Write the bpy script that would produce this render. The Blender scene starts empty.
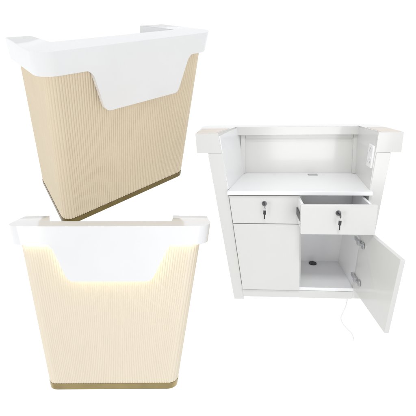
import bpy, bmesh, math, random
from mathutils import Vector, Matrix
random.seed(7)
scene = bpy.context.scene
COL = scene.collection

# ------------------------------------------------------------------ camera
cam_d = bpy.data.cameras.new("camera")
cam = bpy.data.objects.new("camera", cam_d); COL.objects.link(cam)
CAM_Z = 1.5
F_PX, PPX, PPY = 380.0, 205.0, 135.0              # focal length and optical axis in 416-px units
cam.location = (0, 0, CAM_Z)
cam.rotation_euler = (math.radians(90), 0, 0)
cam_d.sensor_width = 36.0
cam_d.lens = F_PX / 416.0 * 36.0
cam_d.shift_x = (208 - PPX) / 416.0
cam_d.shift_y = -(208 - PPY) / 416.0
cam_d.clip_start = 0.05; cam_d.clip_end = 200
scene.camera = cam

# ------------------------------------------------------------------ white surround and added fill light
world = bpy.data.worlds.new("World"); scene.world = world
world.use_nodes = True
wt_ = world.node_tree
bg = wt_.nodes["Background"]
bg.inputs[1].default_value = 1.0
# white seamless studio ahead of the camera, an added dimmer gradient behind it for reflections
_tc = wt_.nodes.new("ShaderNodeTexCoord"); _sx = wt_.nodes.new("ShaderNodeSeparateXYZ")
wt_.links.new(_tc.outputs["Generated"], _sx.inputs[0])
_mr = wt_.nodes.new("ShaderNodeMapRange"); _mr.interpolation_type = 'SMOOTHSTEP'
_mr.inputs["From Min"].default_value = -.45; _mr.inputs["From Max"].default_value = .25
_mr.inputs["To Min"].default_value = .78; _mr.inputs["To Max"].default_value = 1.10
wt_.links.new(_sx.outputs["Y"], _mr.inputs["Value"])
_cb = wt_.nodes.new("ShaderNodeCombineColor")
for _k, _f in enumerate((0.985, 0.995, 1.0)):
    _m = wt_.nodes.new("ShaderNodeMath"); _m.operation = 'MULTIPLY'; _m.inputs[1].default_value = _f
    wt_.links.new(_mr.outputs["Result"], _m.inputs[0]); wt_.links.new(_m.outputs[0], _cb.inputs[_k])
wt_.links.new(_cb.outputs[0], bg.inputs[0])
def area(name, loc, target, size, power, colour=(1, 1, 1)):
    d = bpy.data.lights.new(name, 'AREA'); d.shape = 'RECTANGLE'
    d.size, d.size_y = size; d.energy = power; d.color = colour
    o = bpy.data.objects.new(name, d); COL.objects.link(o)
    o.location = loc
    o.rotation_euler = (Vector(target) - Vector(loc)).to_track_quat('-Z', 'Y').to_euler()
    return o
area("fill_front", (1.6, -3.0, 0.6), (0, 2.4, 1.1), (2.2, 2.6), 46)  # unseen fill lamp added to brighten the desk fronts
_l = area("fill_gridded", (0.1, -1.0, 3.9), (0.62, 2.2, 0.9), (.6, .6), 2.0)  # unseen narrow fill added to lift the rear desk's niche
_l.data.spread = math.radians(34)
area("fill_front", (-3.6, -2.4, 0.3), (-.5, 2.6, 1.4), (1.4, 2.4), 62, (1, .985, .96))  # second unseen fill, added low for the corner desk's white front
scene.view_settings.view_transform = 'Standard'
scene.view_settings.look = 'None'
scene.view_settings.exposure = 0.0
scene.view_settings.gamma = 1.0

# ------------------------------------------------------------------ materials
def new_mat(name):
    m = bpy.data.materials.new(name); m.use_nodes = True
    nt = m.node_tree
    return m, nt, nt.nodes["Principled BSDF"]
def n_(nt, t, **k):
    n = nt.nodes.new(t)
    for a, b in k.items(): setattr(n, a, b)
    return n
def simple(name, col, rough=.4, metal=0, coat=0, var=.03, scale=14, bump=0.0, bscale=60):
    m, nt, p = new_mat(name)
    tc = n_(nt, "ShaderNodeTexCoord")
    nz = n_(nt, "ShaderNodeTexNoise"); nz.inputs["Scale"].default_value = scale; nz.inputs["Detail"].default_value = 5
    nt.links.new(tc.outputs["Object"], nz.inputs["Vector"])
    rp = n_(nt, "ShaderNodeValToRGB")
    rp.color_ramp.elements[0].position = .3; rp.color_ramp.elements[1].position = .7
    rp.color_ramp.elements[0].color = tuple(c*(1-var) for c in col) + (1,)
    rp.color_ramp.elements[1].color = tuple(min(1, c*(1+var)) for c in col) + (1,)
    nt.links.new(nz.outputs["Fac"], rp.inputs["Fac"])
    nt.links.new(rp.outputs["Color"], p.inputs["Base Color"])
    mr = n_(nt, "ShaderNodeMapRange"); mr.inputs["To Min"].default_value = rough*.85; mr.inputs["To Max"].default_value = min(1, rough*1.15)
    nt.links.new(nz.outputs["Fac"], mr.inputs["Value"]); nt.links.new(mr.outputs["Result"], p.inputs["Roughness"])
    p.inputs["Metallic"].default_value = metal
    p.inputs["Coat Weight"].default_value = coat; p.inputs["Coat Roughness"].default_value = .06
    if bump:
        n2 = n_(nt, "ShaderNodeTexNoise"); n2.inputs["Scale"].default_value = bscale; n2.inputs["Detail"].default_value = 6
        nt.links.new(tc.outputs["Object"], n2.inputs["Vector"])
        b = n_(nt, "ShaderNodeBump"); b.inputs["Strength"].default_value = bump; b.inputs["Distance"].default_value = .004
        nt.links.new(n2.outputs["Fac"], b.inputs["Height"]); nt.links.new(b.outputs["Normal"], p.inputs["Normal"])
    return m
def wood(name, c1, c2):
    m, nt, p = new_mat(name)
    tc = n_(nt, "ShaderNodeTexCoord")
    mp = n_(nt, "ShaderNodeMapping"); mp.inputs["Scale"].default_value = (30, 30, .7)
    nt.links.new(tc.outputs["Object"], mp.inputs["Vector"])
    nz = n_(nt, "ShaderNodeTexNoise"); nz.inputs["Scale"].default_value = 3.2; nz.inputs["Detail"].default_value = 8; nz.inputs["Roughness"].default_value = .65
    nt.links.new(mp.outputs["Vector"], nz.inputs["Vector"])
    big = n_(nt, "ShaderNodeTexNoise"); big.inputs["Scale"].default_value = 5; big.inputs["Detail"].default_value = 3
    nt.links.new(tc.outputs["Object"], big.inputs["Vector"])
    mx = n_(nt, "ShaderNodeMath", operation='MULTIPLY_ADD'); mx.inputs[1].default_value = .35
    nt.links.new(big.outputs["Fac"], mx.inputs[0]); nt.links.new(nz.outputs["Fac"], mx.inputs[2])
    rp = n_(nt, "ShaderNodeValToRGB")
    rp.color_ramp.elements[0].position = .45; rp.color_ramp.elements[1].position = .9
    rp.color_ramp.elements[0].color = c1 + (1,); rp.color_ramp.elements[1].color = c2 + (1,)
    nt.links.new(mx.outputs[0], rp.inputs["Fac"])
    nt.links.new(rp.outputs["Color"], p.inputs["Base Color"])
    p.inputs["Roughness"].default_value = .55
    b = n_(nt, "ShaderNodeBump"); b.inputs["Strength"].default_value = .05; b.inputs["Distance"].default_value = .002
    nt.links.new(nz.outputs["Fac"], b.inputs["Height"]); nt.links.new(b.outputs["Normal"], p.inputs["Normal"])
    return m
def emit(name, col, s):
    m, nt, p = new_mat(name)
    p.inputs["Base Color"].default_value = (.8, .8, .8, 1)
    p.inputs["Emission Color"].default_value = col + (1,)
    p.inputs["Emission Strength"].default_value = s
    return m

M_WHITE = simple("white_lacquer", (.84, .84, .85), .13, coat=.2, var=.012, scale=5, bump=.012, bscale=9)
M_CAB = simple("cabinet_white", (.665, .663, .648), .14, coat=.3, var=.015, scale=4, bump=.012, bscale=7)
M_OAK = wood("oak_flutes", (.725, .62, .46), (.775, .67, .505))
M_CREAM_LIT = wood("cream_flutes_lit", (.785, .705, .565), (.825, .745, .605))  # same laminate as the oak one, paler to stand in for stronger light
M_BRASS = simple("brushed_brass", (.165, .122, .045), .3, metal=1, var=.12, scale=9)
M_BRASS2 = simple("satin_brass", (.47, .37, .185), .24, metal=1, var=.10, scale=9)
M_CHROME = simple("chrome", (.62, .62, .63), .18, metal=1)
M_LOCK = simple("lock_steel", (.22, .22, .23), .25, metal=1)
M_DARK = simple("dark_metal", (.06, .06, .065), .35, metal=.6)
M_BLACK = simple("black_plastic", (.02, .02, .022), .45)
M_PLAST = simple("white_plastic", (.78, .78, .78), .35)
M_CORD = simple("cord_rubber", (.76, .76, .75), .5)
M_GREY = simple("grey_plastic", (.42, .43, .44), .45)
M_LED = emit("warm_led", (1.0, .89, .62), 6.5)
M_TAN = simple("tan_reflection", (.70, .63, .57), .4, var=.06)  # colour of the brown reflection painted on the rear desk's arms

# ------------------------------------------------------------------ helpers
def link(name, bm, m, parent=None, scale=1.0, smooth=None, bevel=None, recalc=True):
    if recalc: bmesh.ops.recalc_face_normals(bm, faces=bm.faces)
    if scale != 1.0: bmesh.ops.scale(bm, verts=bm.verts, vec=(scale,)*3)
    me = bpy.data.meshes.new(name); bm.to_mesh(me); bm.free()
    me.materials.append(m)
    o = bpy.data.objects.new(name, me); COL.objects.link(o)
    if parent: o.parent = parent
    if smooth is not None:
        me.polygons.foreach_set("use_smooth", [True]*len(me.polygons))
        me.set_sharp_from_angle(angle=math.radians(smooth))
    if bevel:
        b = o.modifiers.new("bevel", 'BEVEL'); b.width = bevel*scale; b.segments = 3; b.limit_method = 'ANGLE'; b.angle_limit = math.radians(35)
        b.harden_normals = False
    return o
def tag(o, label, cat, group=None, kind=None):
    o["label"] = label; o["category"] = cat
    if group: o["group"] = group
    if kind: o["kind"] = kind
    return o
def rot_world(R):        # camera-frame rotation rows -> world rotation (camera looks along +Y, image down is -Z)
    a, b, c = R
    return Matrix((a, c, tuple(-x for x in b)))
def thing(name, label, cat, R, t, scale=1.0, group=None):
    o = bpy.data.objects.new(name, None); COL.objects.link(o)
    o.empty_display_size = .1
    m = rot_world(R).to_4x4()
    m.translation = Vector((t[0]*scale, t[2]*scale, CAM_Z - t[1]*scale))
    o.matrix_world = m
    return tag(o, label, cat, group)
def box(bm, x0, x1, y0, y1, z0, z1):
    v = [bm.verts.new(p) for p in ((x0,y0,z0),(x1,y0,z0),(x1,y1,z0),(x0,y1,z0),(x0,y0,z1),(x1,y0,z1),(x1,y1,z1),(x0,y1,z1))]
    for f in ((0,3,2,1),(4,5,6,7),(0,1,5,4),(1,2,6,5),(2,3,7,6),(3,0,4,7)): bm.faces.new([v[i] for i in f])
def loft(bm, bottom, top):           # two point rings -> closed solid
    a = [bm.verts.new(p) for p in bottom]; b = [bm.verts.new(p) for p in top]
    n = len(a)
    for i in range(n): bm.faces.new((a[i], a[(i+1) % n], b[(i+1) % n], b[i]))
    bm.faces.new(a[::-1]); bm.faces.new(b)
def boxes(*bs):
    bm = bmesh.new()
    for b in bs: box(bm, *b)
    return bm
def xz_prism(pts, y0, y1):
    bm = bmesh.new(); loft(bm, [(x, y0, z) for x, z in pts], [(x, y1, z) for x, z in pts]); return bm
def cyl(bm, p, q, r0, r1=None, n=20):
    p, q = Vector(p), Vector(q); d = (q-p).normalized()
    u = d.orthogonal().normalized(); w = d.cross(u)
    r1 = r0 if r1 is None else r1
    ring = lambda c, r: [c + (u*math.cos(2*math.pi*i/n) + w*math.sin(2*math.pi*i/n))*r for i in range(n)]
    loft(bm, ring(p, r0), ring(q, r1))
def tube(bm, pts, r, n=8):
    pts = [Vector(p) for p in pts]; rings = []
    for i, p in enumerate(pts):
        d = (pts[min(i+1, len(pts)-1)] - pts[max(i-1, 0)]).normalized()
        u = d.cross(Vector((.3, .9, .2))).normalized(); w = d.cross(u)
        rings.append([bm.verts.new(p + (u*math.cos(2*math.pi*k/n) + w*math.sin(2*math.pi*k/n))*r) for k in range(n)])
    for a, b in zip(rings, rings[1:]):
        for k in range(n): bm.faces.new((a[k], a[(k+1) % n], b[(k+1) % n], b[k]))
    bm.faces.new(rings[0][::-1]); bm.faces.new(rings[-1])
def arc_corner(p, a, b, r, n=10):    # points rounding corner p between neighbours a and b
    p, a, b = Vector(p), Vector(a), Vector(b)
    da, db = (a-p).normalized(), (b-p).normalized()
    half = da.angle(db)/2
    d = r/math.tan(half)
    c = p + (da+db).normalized()*(r/math.sin(half))
    s, e = p+da*d, p+db*d
    out = []
    a0 = (s-c); ang = a0.angle(e-c)
    sign = 1 if (a0.x*(e-c).y - a0.y*(e-c).x) > 0 else -1
    for i in range(n+1):
        t = sign*ang*i/n
        out.append(c + Vector((a0.x*math.cos(t)-a0.y*math.sin(t), a0.x*math.sin(t)+a0.y*math.cos(t))))
    return out
def u_line(path, r, n=12):           # four plan points -> open polyline with two rounded corners, as three segments lists
    RL, FL, FR, RR = [Vector(p) for p in path]
    return [RL], arc_corner(FL, RL, FR, r, n), arc_corner(FR, FL, RR, r, n), [RR]
def resample(pl, n):
    L = [0.0]
    for a, b in zip(pl, pl[1:]): L.append(L[-1] + (b-a).length)
    out = []; j = 0
    for i in range(n+1):
        s = L[-1]*i/n
        while j < len(pl)-2 and L[j+1] < s: j += 1
        t = 0 if L[j+1] == L[j] else (s-L[j])/(L[j+1]-L[j])
        out.append(pl[j].lerp(pl[j+1], t))
    return out
def u_shell(levels, r, thick, flutes=None, depth=.0038, per=6, out=0.0):
    """levels: [(z, path4)] from bottom to top; open-backed U wall with vertical reeds on its outside."""
    bm = bmesh.new(); outs, ins = [], []
    for z, path in levels:
        A, c1, c2, Z = u_line(path, r)
        parts = [A + [c1[0]], c1, [c1[-1], c2[0]], c2, [c2[-1]] + Z]
        pl = []
        for k, seg in enumerate(parts):
            m = (flutes[k]*per if flutes else (8 if k in (1, 3) else 1))
            rs = resample(seg, m)
            pl += rs if not pl else rs[1:]
        N = len(pl); o_, i_ = [], []
        for i, p in enumerate(pl):
            d = (pl[min(i+1, N-1)] - pl[max(i-1, 0)]).normalized()
            nrm = Vector((d.y, -d.x))            # outward for a left-rear -> front -> right-rear run
            amp = out
            if flutes: amp = -depth*(1-abs(math.sin(math.pi*i/per))**.7)
            q = p + nrm*amp; w = p - nrm*thick
            o_.append(bm.verts.new((q.x, q.y, z))); i_.append(bm.verts.new((w.x, w.y, z)))
        outs.append(o_); ins.append(i_)
    for L in range(len(levels)-1):
        for i in range(len(outs[0])-1):
            bm.faces.new((outs[L][i], outs[L][i+1], outs[L+1][i+1], outs[L+1][i]))
            bm.faces.new((ins[L][i+1], ins[L][i], ins[L+1][i], ins[L+1][i+1]))
        for e in (0, -1): bm.faces.new((outs[L][e], ins[L][e], ins[L+1][e], outs[L+1][e]))
    for L in (0, -1):
        for i in range(len(outs[0])-1): bm.faces.new((outs[L][i], outs[L][i+1], ins[L][i+1], ins[L][i]))
    return bm
def lerp(a, b, t): return a + (b-a)*t
def path_at(p0, z0, p1, z1, z):
    t = (z-z0)/(z1-z0)
    return [(lerp(a[0], b[0], t), lerp(a[1], b[1], t)) for a, b in zip(p0, p1)]

def countertop(top, bot, zb, H, r, m, root, s, name='countertop', drop=0.0):
    """U-shaped slab: outline RL, FL, FR, RR (outside) then inner RR, FR, FL, RL."""
    def ring(o, z):
        RL, FL, FR, RR, iRR, iFR, iFL, iRL = o
        a = [Vector(RL)] + arc_corner(FL, RL, FR, r, 14) + arc_corner(FR, FL, RR, r, 14) + [Vector(RR), Vector(iRR), Vector(iFR), Vector(iFL), Vector(iRL)]
        return [(p.x, p.y, z) for p in a]
    bm = bmesh.new(); loft(bm, ring(bot, zb), ring(top, H))
    te = [e for e in bm.edges if all(abs(v.co.z-H) < 1e-6 for v in e.verts) or (abs(e.verts[0].co.z-e.verts[1].co.z) > .02 and e.calc_face_angle(0) > .6)]
    for v in bm.verts:
        if v.co.z > H-1e-6: v.co.z -= drop*max(0, 1-v.co.y/.45)
    bmesh.ops.bevel(bm, geom=te, offset=.0045, segments=3, affect='EDGES', profile=.5)
    return link(name, bm, m, root, s, smooth=32)
def apron(tl, tr, br, bl, th, m, root, s, r=.035):
    ps = arc_corner(tl, (tl[0]-1, tl[1]), bl, .035, 6) + arc_corner(bl, tl, br, r, 10) + arc_corner(br, bl, tr, r, 10) + arc_corner(tr, br, (tr[0]+1, tr[1]), .035, 6)
    bm = bmesh.new(); loft(bm, [(p.x, 0, p.y) for p in ps], [(p.x, th, p.y) for p in ps])
    zt = max(p.y for p in ps)
    te = [e for e in bm.edges if all(abs(v.co.y) < 1e-6 for v in e.verts) and not all(v.co.z > zt-.006 for v in e.verts)]
    bmesh.ops.bevel(bm, geom=te, offset=.003, segments=2, affect='EDGES', profile=.5)
    return link('drop_apron', bm, m, root, s, smooth=32)

GROUP = "reception desks shown from three sides"

# ------------------------------------------------------------------ desk seen from the front left corner
def desk_corner_view():
    s = 1.3
    R = ((0.76589, -0.64284, 0.01302), (-0.25507, -0.32236, -0.9116), (0.59022, 0.69486, -0.41087)); t = (-0.33843, 0.45667, 2.26612)
    d = thing("reception_desk", "oak coloured fluted reception desk seen from its front corner, dark brass base, unlit", "reception desk", R, t, s, GROUP)
    H, zb = 1.004, .897
    top = [(-.484,.468), (-.494,0), (.526,0), (.412,.40), (.268,.432), (.352,.18), (-.350,.218), (-.366,.452)]
    bot = [(-.476,.474), (-.490,0), (.492,0), (.400,.40), (.262,.432), (.346,.18), (-.346,.218), (-.366,.452)]
    countertop(top, bot, zb, H, .085, M_WHITE, d, s)
    apron((-.251,zb), (.317,zb), (.232,.697), (-.203,.684), .03, M_WHITE, d, s)
    p1 = [(-.455,.40), (-.452,.03), (.455,.03), (.36,.39)]
    p0 = [(-.372,.715), (-.440,.165), (.442,.225), (.36,.60)]
    hz = .036
    link('fluted_panel', u_shell([(hz, path_at(p0, 0, p1, zb, hz)), (zb, p1)], .055, .02, [30, 6, 62, 6, 30]), M_OAK, d, s, smooth=50)
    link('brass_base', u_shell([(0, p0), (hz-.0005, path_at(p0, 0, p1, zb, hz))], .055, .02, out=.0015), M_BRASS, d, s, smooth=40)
    # white inner carcass behind the counter
    link('inner_panel', boxes((-.33, .33, .125, .140, .62, zb-.001)), M_CAB, d, s)
    ws = bmesh.new(); loft(ws, [(-.38,.142,.60),(.38,.142,.60),(.34,.45,.60),(-.36,.45,.60)], [(-.38,.142,.62),(.38,.142,.62),(.34,.47,.62),(-.36,.47,.62)])
    link('worktop', ws, M_CAB, d, s)
    for sx in (-1, 1):
        bm = bmesh.new()
        loft(bm, [(sx*.30, .26, .06), (sx*.33, .26, .06), (sx*.32, .58, .06), (sx*.29, .58, .06)], [(sx*.36, .13, zb-.002), (sx*.39, .13, zb-.002), (sx*.385, .385, zb-.002), (sx*.355, .385, zb-.002)])
        link('side_panel', bm, M_CAB, d, s)
    return d
desk_corner_view()

# ------------------------------------------------------------------ desk seen square from the front, lit
def desk_front_view():
    s = 1.0
    R = ((0.99995, -0.01018, 0.00052), (0.00053, 0.00095, -1.0), (0.01018, 0.99995, 0.00096)); t = (-0.48164, 1.33575, 1.86381)
    d = thing("reception_desk", "cream fluted reception desk facing forward with warm glowing light under its white top", "reception desk", R, t, s, GROUP)
    H, zb = .888, .797
    top = [(-.512,.235), (-.505,0), (.517,0), (.494,.235), (.306,.255), (.314,.106), (-.327,.108), (-.382,.255)]
    bot = [(-.490,.235), (-.482,0), (.504,0), (.484,.235), (.306,.255), (.314,.106), (-.327,.108), (-.382,.255)]
    countertop(top, bot, zb, H, .075, M_WHITE, d, s)
    apron((-.278,zb), (.303,zb), (.219,.616), (-.190,.616), .014, M_WHITE, d, s, r=.05)
    p1 = [(-.455,.25), (-.447,.026), (.458,.026), (.455,.25)]
    p0 = [(-.325,.26), (-.334,.108), (.338,.108), (.33,.26)]
    z0, hz = .018, .05
    pz = lambda z: path_at(p0, z0, p1, zb, z)
    link('fluted_panel', u_shell([(hz, pz(hz)), (zb, p1)], .05, .02, [12, 5, 66, 5, 12], depth=.0026), M_CREAM_LIT, d, s, smooth=50)
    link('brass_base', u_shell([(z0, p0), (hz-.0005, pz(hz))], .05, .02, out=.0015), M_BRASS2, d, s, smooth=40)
    link('inner_panel', boxes((-.33, .33, .075, .09, .40, zb-.001)), M_CAB, d, s)
    ws = boxes((-.36, .36, .09, .27, .58, .60)); link('worktop', ws, M_CAB, d, s)
    # LED strips: under the counter either side of the apron and along the back of the apron's edge
    for x0, x1 in ((-.435, -.283), (.308, .447)):
        link('led_strip', boxes((x0, x1, .013, .021, zb-.003, zb-.0005)), M_LED, d, s)
    def bar(a, b, w=.007):
        a, b = Vector(a), Vector(b); n = Vector((-(b-a).y, (b-a).x)).normalized()*w/2
        ps = [a+n, b+n, b-n, a-n]
        led = bmesh.new(); loft(led, [(p.x, .0145, p.y) for p in ps], [(p.x, .019, p.y) for p in ps])
        link('led_strip', led, M_LED, d, s)
    bar((-.178,.622), (.207,.622)); bar((-.267,.789), (-.186,.634)); bar((.291,.789), (.214,.634))
    return d
desk_front_view()

# ------------------------------------------------------------------ desk seen from behind, drawer and door open
R3 = ((-0.99711, -0.0735, -0.0191), (0.00784, 0.15053, -0.98857), (0.07554, -0.98587, -0.14952)); T3 = (0.51179, 0.81589, 2.41652)
def desk_rear_view():
    d = thing("reception_desk", "white back of a reception desk with one drawer pulled out and right cupboard door open", "reception desk", R3, T3, 1.0, GROUP)
    H, zb, zw = .906, .806, .62
    top = [(-.484,.448), (-.488,.05), (.500,.05), (.511,.448), (.398,.452), (.300,.115), (-.374,.115), (-.367,.452)]
    bot = [(-.477,.448), (-.482,.05), (.496,.05), (.505,.448), (.382,.452), (.286,.115), (-.372,.115), (-.357,.452)]
    countertop(top, bot, zb, H, .07, M_CAB, d, 1.0, drop=.013)
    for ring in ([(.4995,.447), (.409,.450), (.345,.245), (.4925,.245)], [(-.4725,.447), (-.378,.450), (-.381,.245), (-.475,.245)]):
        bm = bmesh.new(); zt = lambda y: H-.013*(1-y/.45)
        loft(bm, [(x, y, zt(y)-.001) for x, y in ring], [(x, y, zt(y)+.0015) for x, y in ring]); link('reflection_strip', bm, M_TAN, d)  # brown reflection on the arm tops, built as thin tan strips
    xl = lambda z: lerp(.278, .352, (z-.05)/.56)
    xr = lambda z: -lerp(.273, .338, (z-.05)/.56)
    ol = lambda z: lerp(.326, .450, (z-.035)/.77)
    orr = lambda z: -lerp(.322, .428, (z-.035)/.77)
    p1 = [(orr(zb)-.0, .430), (-.44,.085), (.455,.085), (ol(zb), .430)]
    p0 = [(orr(.055), .430), (-.34,.10), (.34,.10), (ol(.055), .430)]
    z0 = .055
    hz = .09
    pz = lambda z: path_at(p0, z0, p1, zb, z)
    link('fluted_panel', u_shell([(hz, pz(hz)), (zb, p1)], .055, .014, [24, 5, 62, 5, 24]), M_OAK, d, 1.0, smooth=50)
    link('brass_base', u_shell([(z0, p0), (hz-.0005, pz(hz))], .055, .014), M_BRASS, d, 1.0, smooth=40)
    # white end panels either side of the cabinets
    for o_, i_ in ((ol, xl), (orr, xr)):
        sg = 1 if o_(.5) > 0 else -1
        zl = .030 if sg > 0 else .047
        bm = xz_prism([(o_(zl), zl), (i_(zl), zl), (i_(zw), zw), (i_(zb), zb-.0005), (o_(zb), zb-.0005)], .4315, .4535)
        link('end_panel', bm, M_CAB, d, bevel=.002)
        bm = xz_prism([(i_(.035)+sg*.018, .035), (i_(.035), .035), (i_(zw), zw-.021), (i_(zw)+sg*.018, zw-.021)], .13, .431)
        link('side_panel', bm, M_WHITE, d)
    # niche above the worktop
    bm = bmesh.new()
    loft(bm, [(.350,.4505,zw), (.372,.4505,zw), (.285,.112,zw), (.260,.112,zw)], [(.3895,.4475,.8905), (.403,.4475,.8905), (.308,.112,.8905), (.291,.112,.8905)])
    link('niche_wall', bm, M_WHITE, d)  # brighter white than the opposite wall, painting in the light it catches
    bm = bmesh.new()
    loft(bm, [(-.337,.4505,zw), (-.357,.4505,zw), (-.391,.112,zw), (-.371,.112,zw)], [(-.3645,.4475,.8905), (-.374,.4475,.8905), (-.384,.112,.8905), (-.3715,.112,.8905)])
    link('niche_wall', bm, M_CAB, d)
    link('back_panel', boxes((-.372, .29, .095, .1125, zw, zb)), M_CAB, d)
    link('top_rail', boxes((-.379, .309, .1155, .15, .848, H-.0095)), M_CAB, d, bevel=.002)
    link('panel_frame', boxes((-.380, -.352, .113, .126, zw+.001, zb+.041), (.255, .280, .113, .126, zw+.001, zb+.041), (-.351, .254, .113, .126, .826, zb+.041)), M_CAB, d, bevel=.0015)
    bm = bmesh.new()
    f = [(.356,.480), (-.343,.480), (-.388,.10), (.276,.10)]
    loft(bm, [(x, y, zw-.020) for x, y in f], [(x, y, zw-.0005) for x, y in f])
    wt = link('worktop', bm, M_WHITE, d, bevel=.002)
    g = bmesh.new(); box(g, -.150, -.098, .145, .172, zw-.0005, zw+.003)
    link('cable_slot', g, M_GREY, wt, bevel=.001)
    # socket on the right niche wall (in the wall's own slope)
    a = Vector((-.3545, .405, .78)); e1 = Vector((.018, .34, 0)).normalized(); e2 = Vector((-.09, 0, 1)).normalized(); nn = e1.cross(e2).normalized()
    if nn.x < 0: nn = -nn
    def plate(cx, cz, w, h, d0, d1, bm):
        c = a + e1*cx + e2*cz
        q = [c + e1*sx*w/2 + e2*sz*h/2 for sx, sz in ((-1,-1),(1,-1),(1,1),(-1,1))]
        loft(bm, [p+nn*d0 for p in q], [p+nn*d1 for p in q])
    bm = bmesh.new(); plate(0, 0, .070, .112, -.003, .009, bm)
    so = link('socket_plate', bm, M_PLAST, d, bevel=.003)
    for cz in (-.030, .024):
        bm = bmesh.new()
        for cx, dz in ((-.014, 0), (.014, 0), (0, .014)): plate(cx, cz+dz, .005, .009, .0088, .0096, bm)
        link('socket_outlet', bm, M_GREY, so)
        bm = bmesh.new(); plate(.022, cz+.024, .012, .010, .0088, .0125, bm)
        link('socket_switch', bm, M_PLAST, so, bevel=.001)
    # cabinet carcass
    link('divider', boxes((-.014, .003, .165, .4475, .085, zw-.021)), M_CAB, d)
    link('carcass_back', boxes((-.33, .35, .150, .164, .06, zw-.021)), M_WHITE, d)
    bm = boxes((-.33, -.0145, .165, .447, .437, .448)); link('carcass_shelf', bm, M_WHITE, d)
    fl = xz_prism([(xl(.085), .085), (xr(.085), .085), (xr(.102), .102), (xl(.102), .102)], .06, .452)
    fo = link('cabinet_floor', fl, M_WHITE, d)
    bm = bmesh.new(); cyl(bm, (-.128,.195,.102), (-.128,.195,.106), .022, n=28)
    gr = link('cable_grommet', bm, M_BLACK, fo, smooth=40)
    link('kick_board', xz_prism([(xl(.046), .046), (xr(.046), .046), (xr(.084), .084), (xl(.084), .084)], .425, .4545), M_CAB, d)
    # closed drawer and door on the left
    g3 = .002
    dw = link('drawer', xz_prism([(xl(.449)-g3, .449), (-.003, .449), (-.003, .592), (xl(.592)-g3, .592)], .4485, .4665), M_CAB, d, bevel=.0015)
    dr = link('door', xz_prism([(xl(.092)-g3, .092), (-.006, .092), (-.003, .4455), (xl(.4455)-g3, .4455)], .4485, .4665), M_CAB, d, bevel=.0015)
    def lock(parent, x, y, z):
        bm = bmesh.new(); cyl(bm, (x, y, z), (x, y+.006, z), .0125, .0115, 26); cyl(bm, (x, y+.006, z), (x, y+.011, z), .0085, n=22)
        return link('lock', bm, M_LOCK, parent, smooth=40)
    lock(dw, .173, .4665, .554)
    # pulled-out drawer
    od = link('drawer', xz_prism([(.016, .453), (-.315, .453), (-.324, .593), (.018, .593)], .584, .602), M_CAB, d, bevel=.0015)
    bm = boxes((-.002, .010, .30, .5835, .462, .586), (-.312, -.300, .30, .5835, .462, .586), (-.2995, -.0025, .30, .312, .462, .584), (-.2995, -.0025, .3125, .5835, .462, .472))
    link('drawer_box', bm, M_WHITE, od, bevel=.001)
    for x in (.0105, -.3175): link('drawer_runner', boxes((x, x+.005, .32, .575, .500, .535)), M_DARK, od)
    lock(od, -.150, .602, .557)
    # open door, swung back on its hinges
    bm = bmesh.new()
    q = [(-.280,.468,.100), (-.305,.786,.097), (-.341,.815,.441), (-.299,.468,.441)]
    loft(bm, q, [(x-.018, y+.002, z) for x, y, z in q])
    od2 = link('door', bm, M_CAB, d, bevel=.0015)
    od2["label"] = "open cupboard door seen from its inner side"
    for z in (.362, .168):
        x = lerp(-.280, -.299, (z-.1)/.34)
        bm = bmesh.new()
        box(bm, x+.001, x+.012, .425, .475, z-.008, z+.008)
        box(bm, x-.001, x+.016, .470, .492, z-.012, z+.012)
        cyl(bm, (x-.003, .515, z), (x+.004, .515, z), .017, n=24)
        box(bm, x-.001, x+.009, .488, .512, z-.006, z+.006)
        link('hinge', bm, M_CHROME, od2, bevel=.001)
    return d
desk_rear_view()

def keys(label, x, y, z):
    """key standing in a lock with a second key hanging from its ring"""
    d = thing("key", label, "key", R3, T3, 1.0, "keys left in the drawer locks")
    bm = bmesh.new()
    box(bm, x-.0012, x+.0012, y+.008, y+.026, z-.0035, z+.0035)
    cyl(bm, (x-.0013, y+.034, z), (x+.0013, y+.034, z), .011, n=22)
    link('lock_key', bm, M_DARK, d, smooth=40)
    bm = bmesh.new()
    pts = [(x+.004*math.sin(a), y+.034+.004*math.sin(a), z-.012-.010*(1-math.cos(a))*.7) for a in [2*math.pi*i/18 for i in range(19)]]
    tube(bm, pts, .0009, 6); link('key_ring', bm, M_CHROME, d, smooth=60)
    bm = bmesh.new()
    loft(bm, [(x-.006,y+.033,z-.024),(x+.007,y+.033,z-.024),(x+.008,y+.033,z-.044),(x-.005,y+.033,z-.046)], [(x-.006,y+.0355,z-.024),(x+.007,y+.0355,z-.024),(x+.008,y+.0355,z-.044),(x-.005,y+.0355,z-.046)])
    box(bm, x-.001, x+.004, y+.033, y+.0352, z-.068, z-.0445)
    link('spare_key', bm, M_DARK, d, bevel=.0008)
keys("dark key hanging from the lock of the closed left drawer", .173, .4665, .554)
keys("dark key hanging from the lock of the pulled out right drawer", -.150, .602, .557)

def cord():
    d = thing("power_cord", "thin white power cord trailing down below the open cupboard", "cord", R3, T3)
    ctrl = [(-.24,.40,.06), (-.258,.425,.03), (-.256,.42,-.011), (-.244,.42,-.05), (-.233,.42,-.08), (-.236,.42,-.10), (-.245,.42,-.12), (-.27,.42,-.15), (-.293,.42,-.176), (-.305,.42,-.215)]
    pts = []
    V = [Vector(c) for c in ctrl]
    for i in range(len(V)-1):
        p0, p1, p2, p3 = V[max(i-1,0)], V[i], V[i+1], V[min(i+2,len(V)-1)]
        for k in range(5):
            t = k/5
            pts.append(.5*((2*p1) + (-p0+p2)*t + (2*p0-5*p1+4*p2-p3)*t*t + (-p0+3*p1-3*p2+p3)*t**3))
    pts.append(V[-1])
    bm = bmesh.new(); tube(bm, pts, .0024, 10)
    link('cord', bm, M_CORD, d, smooth=60)
cord()
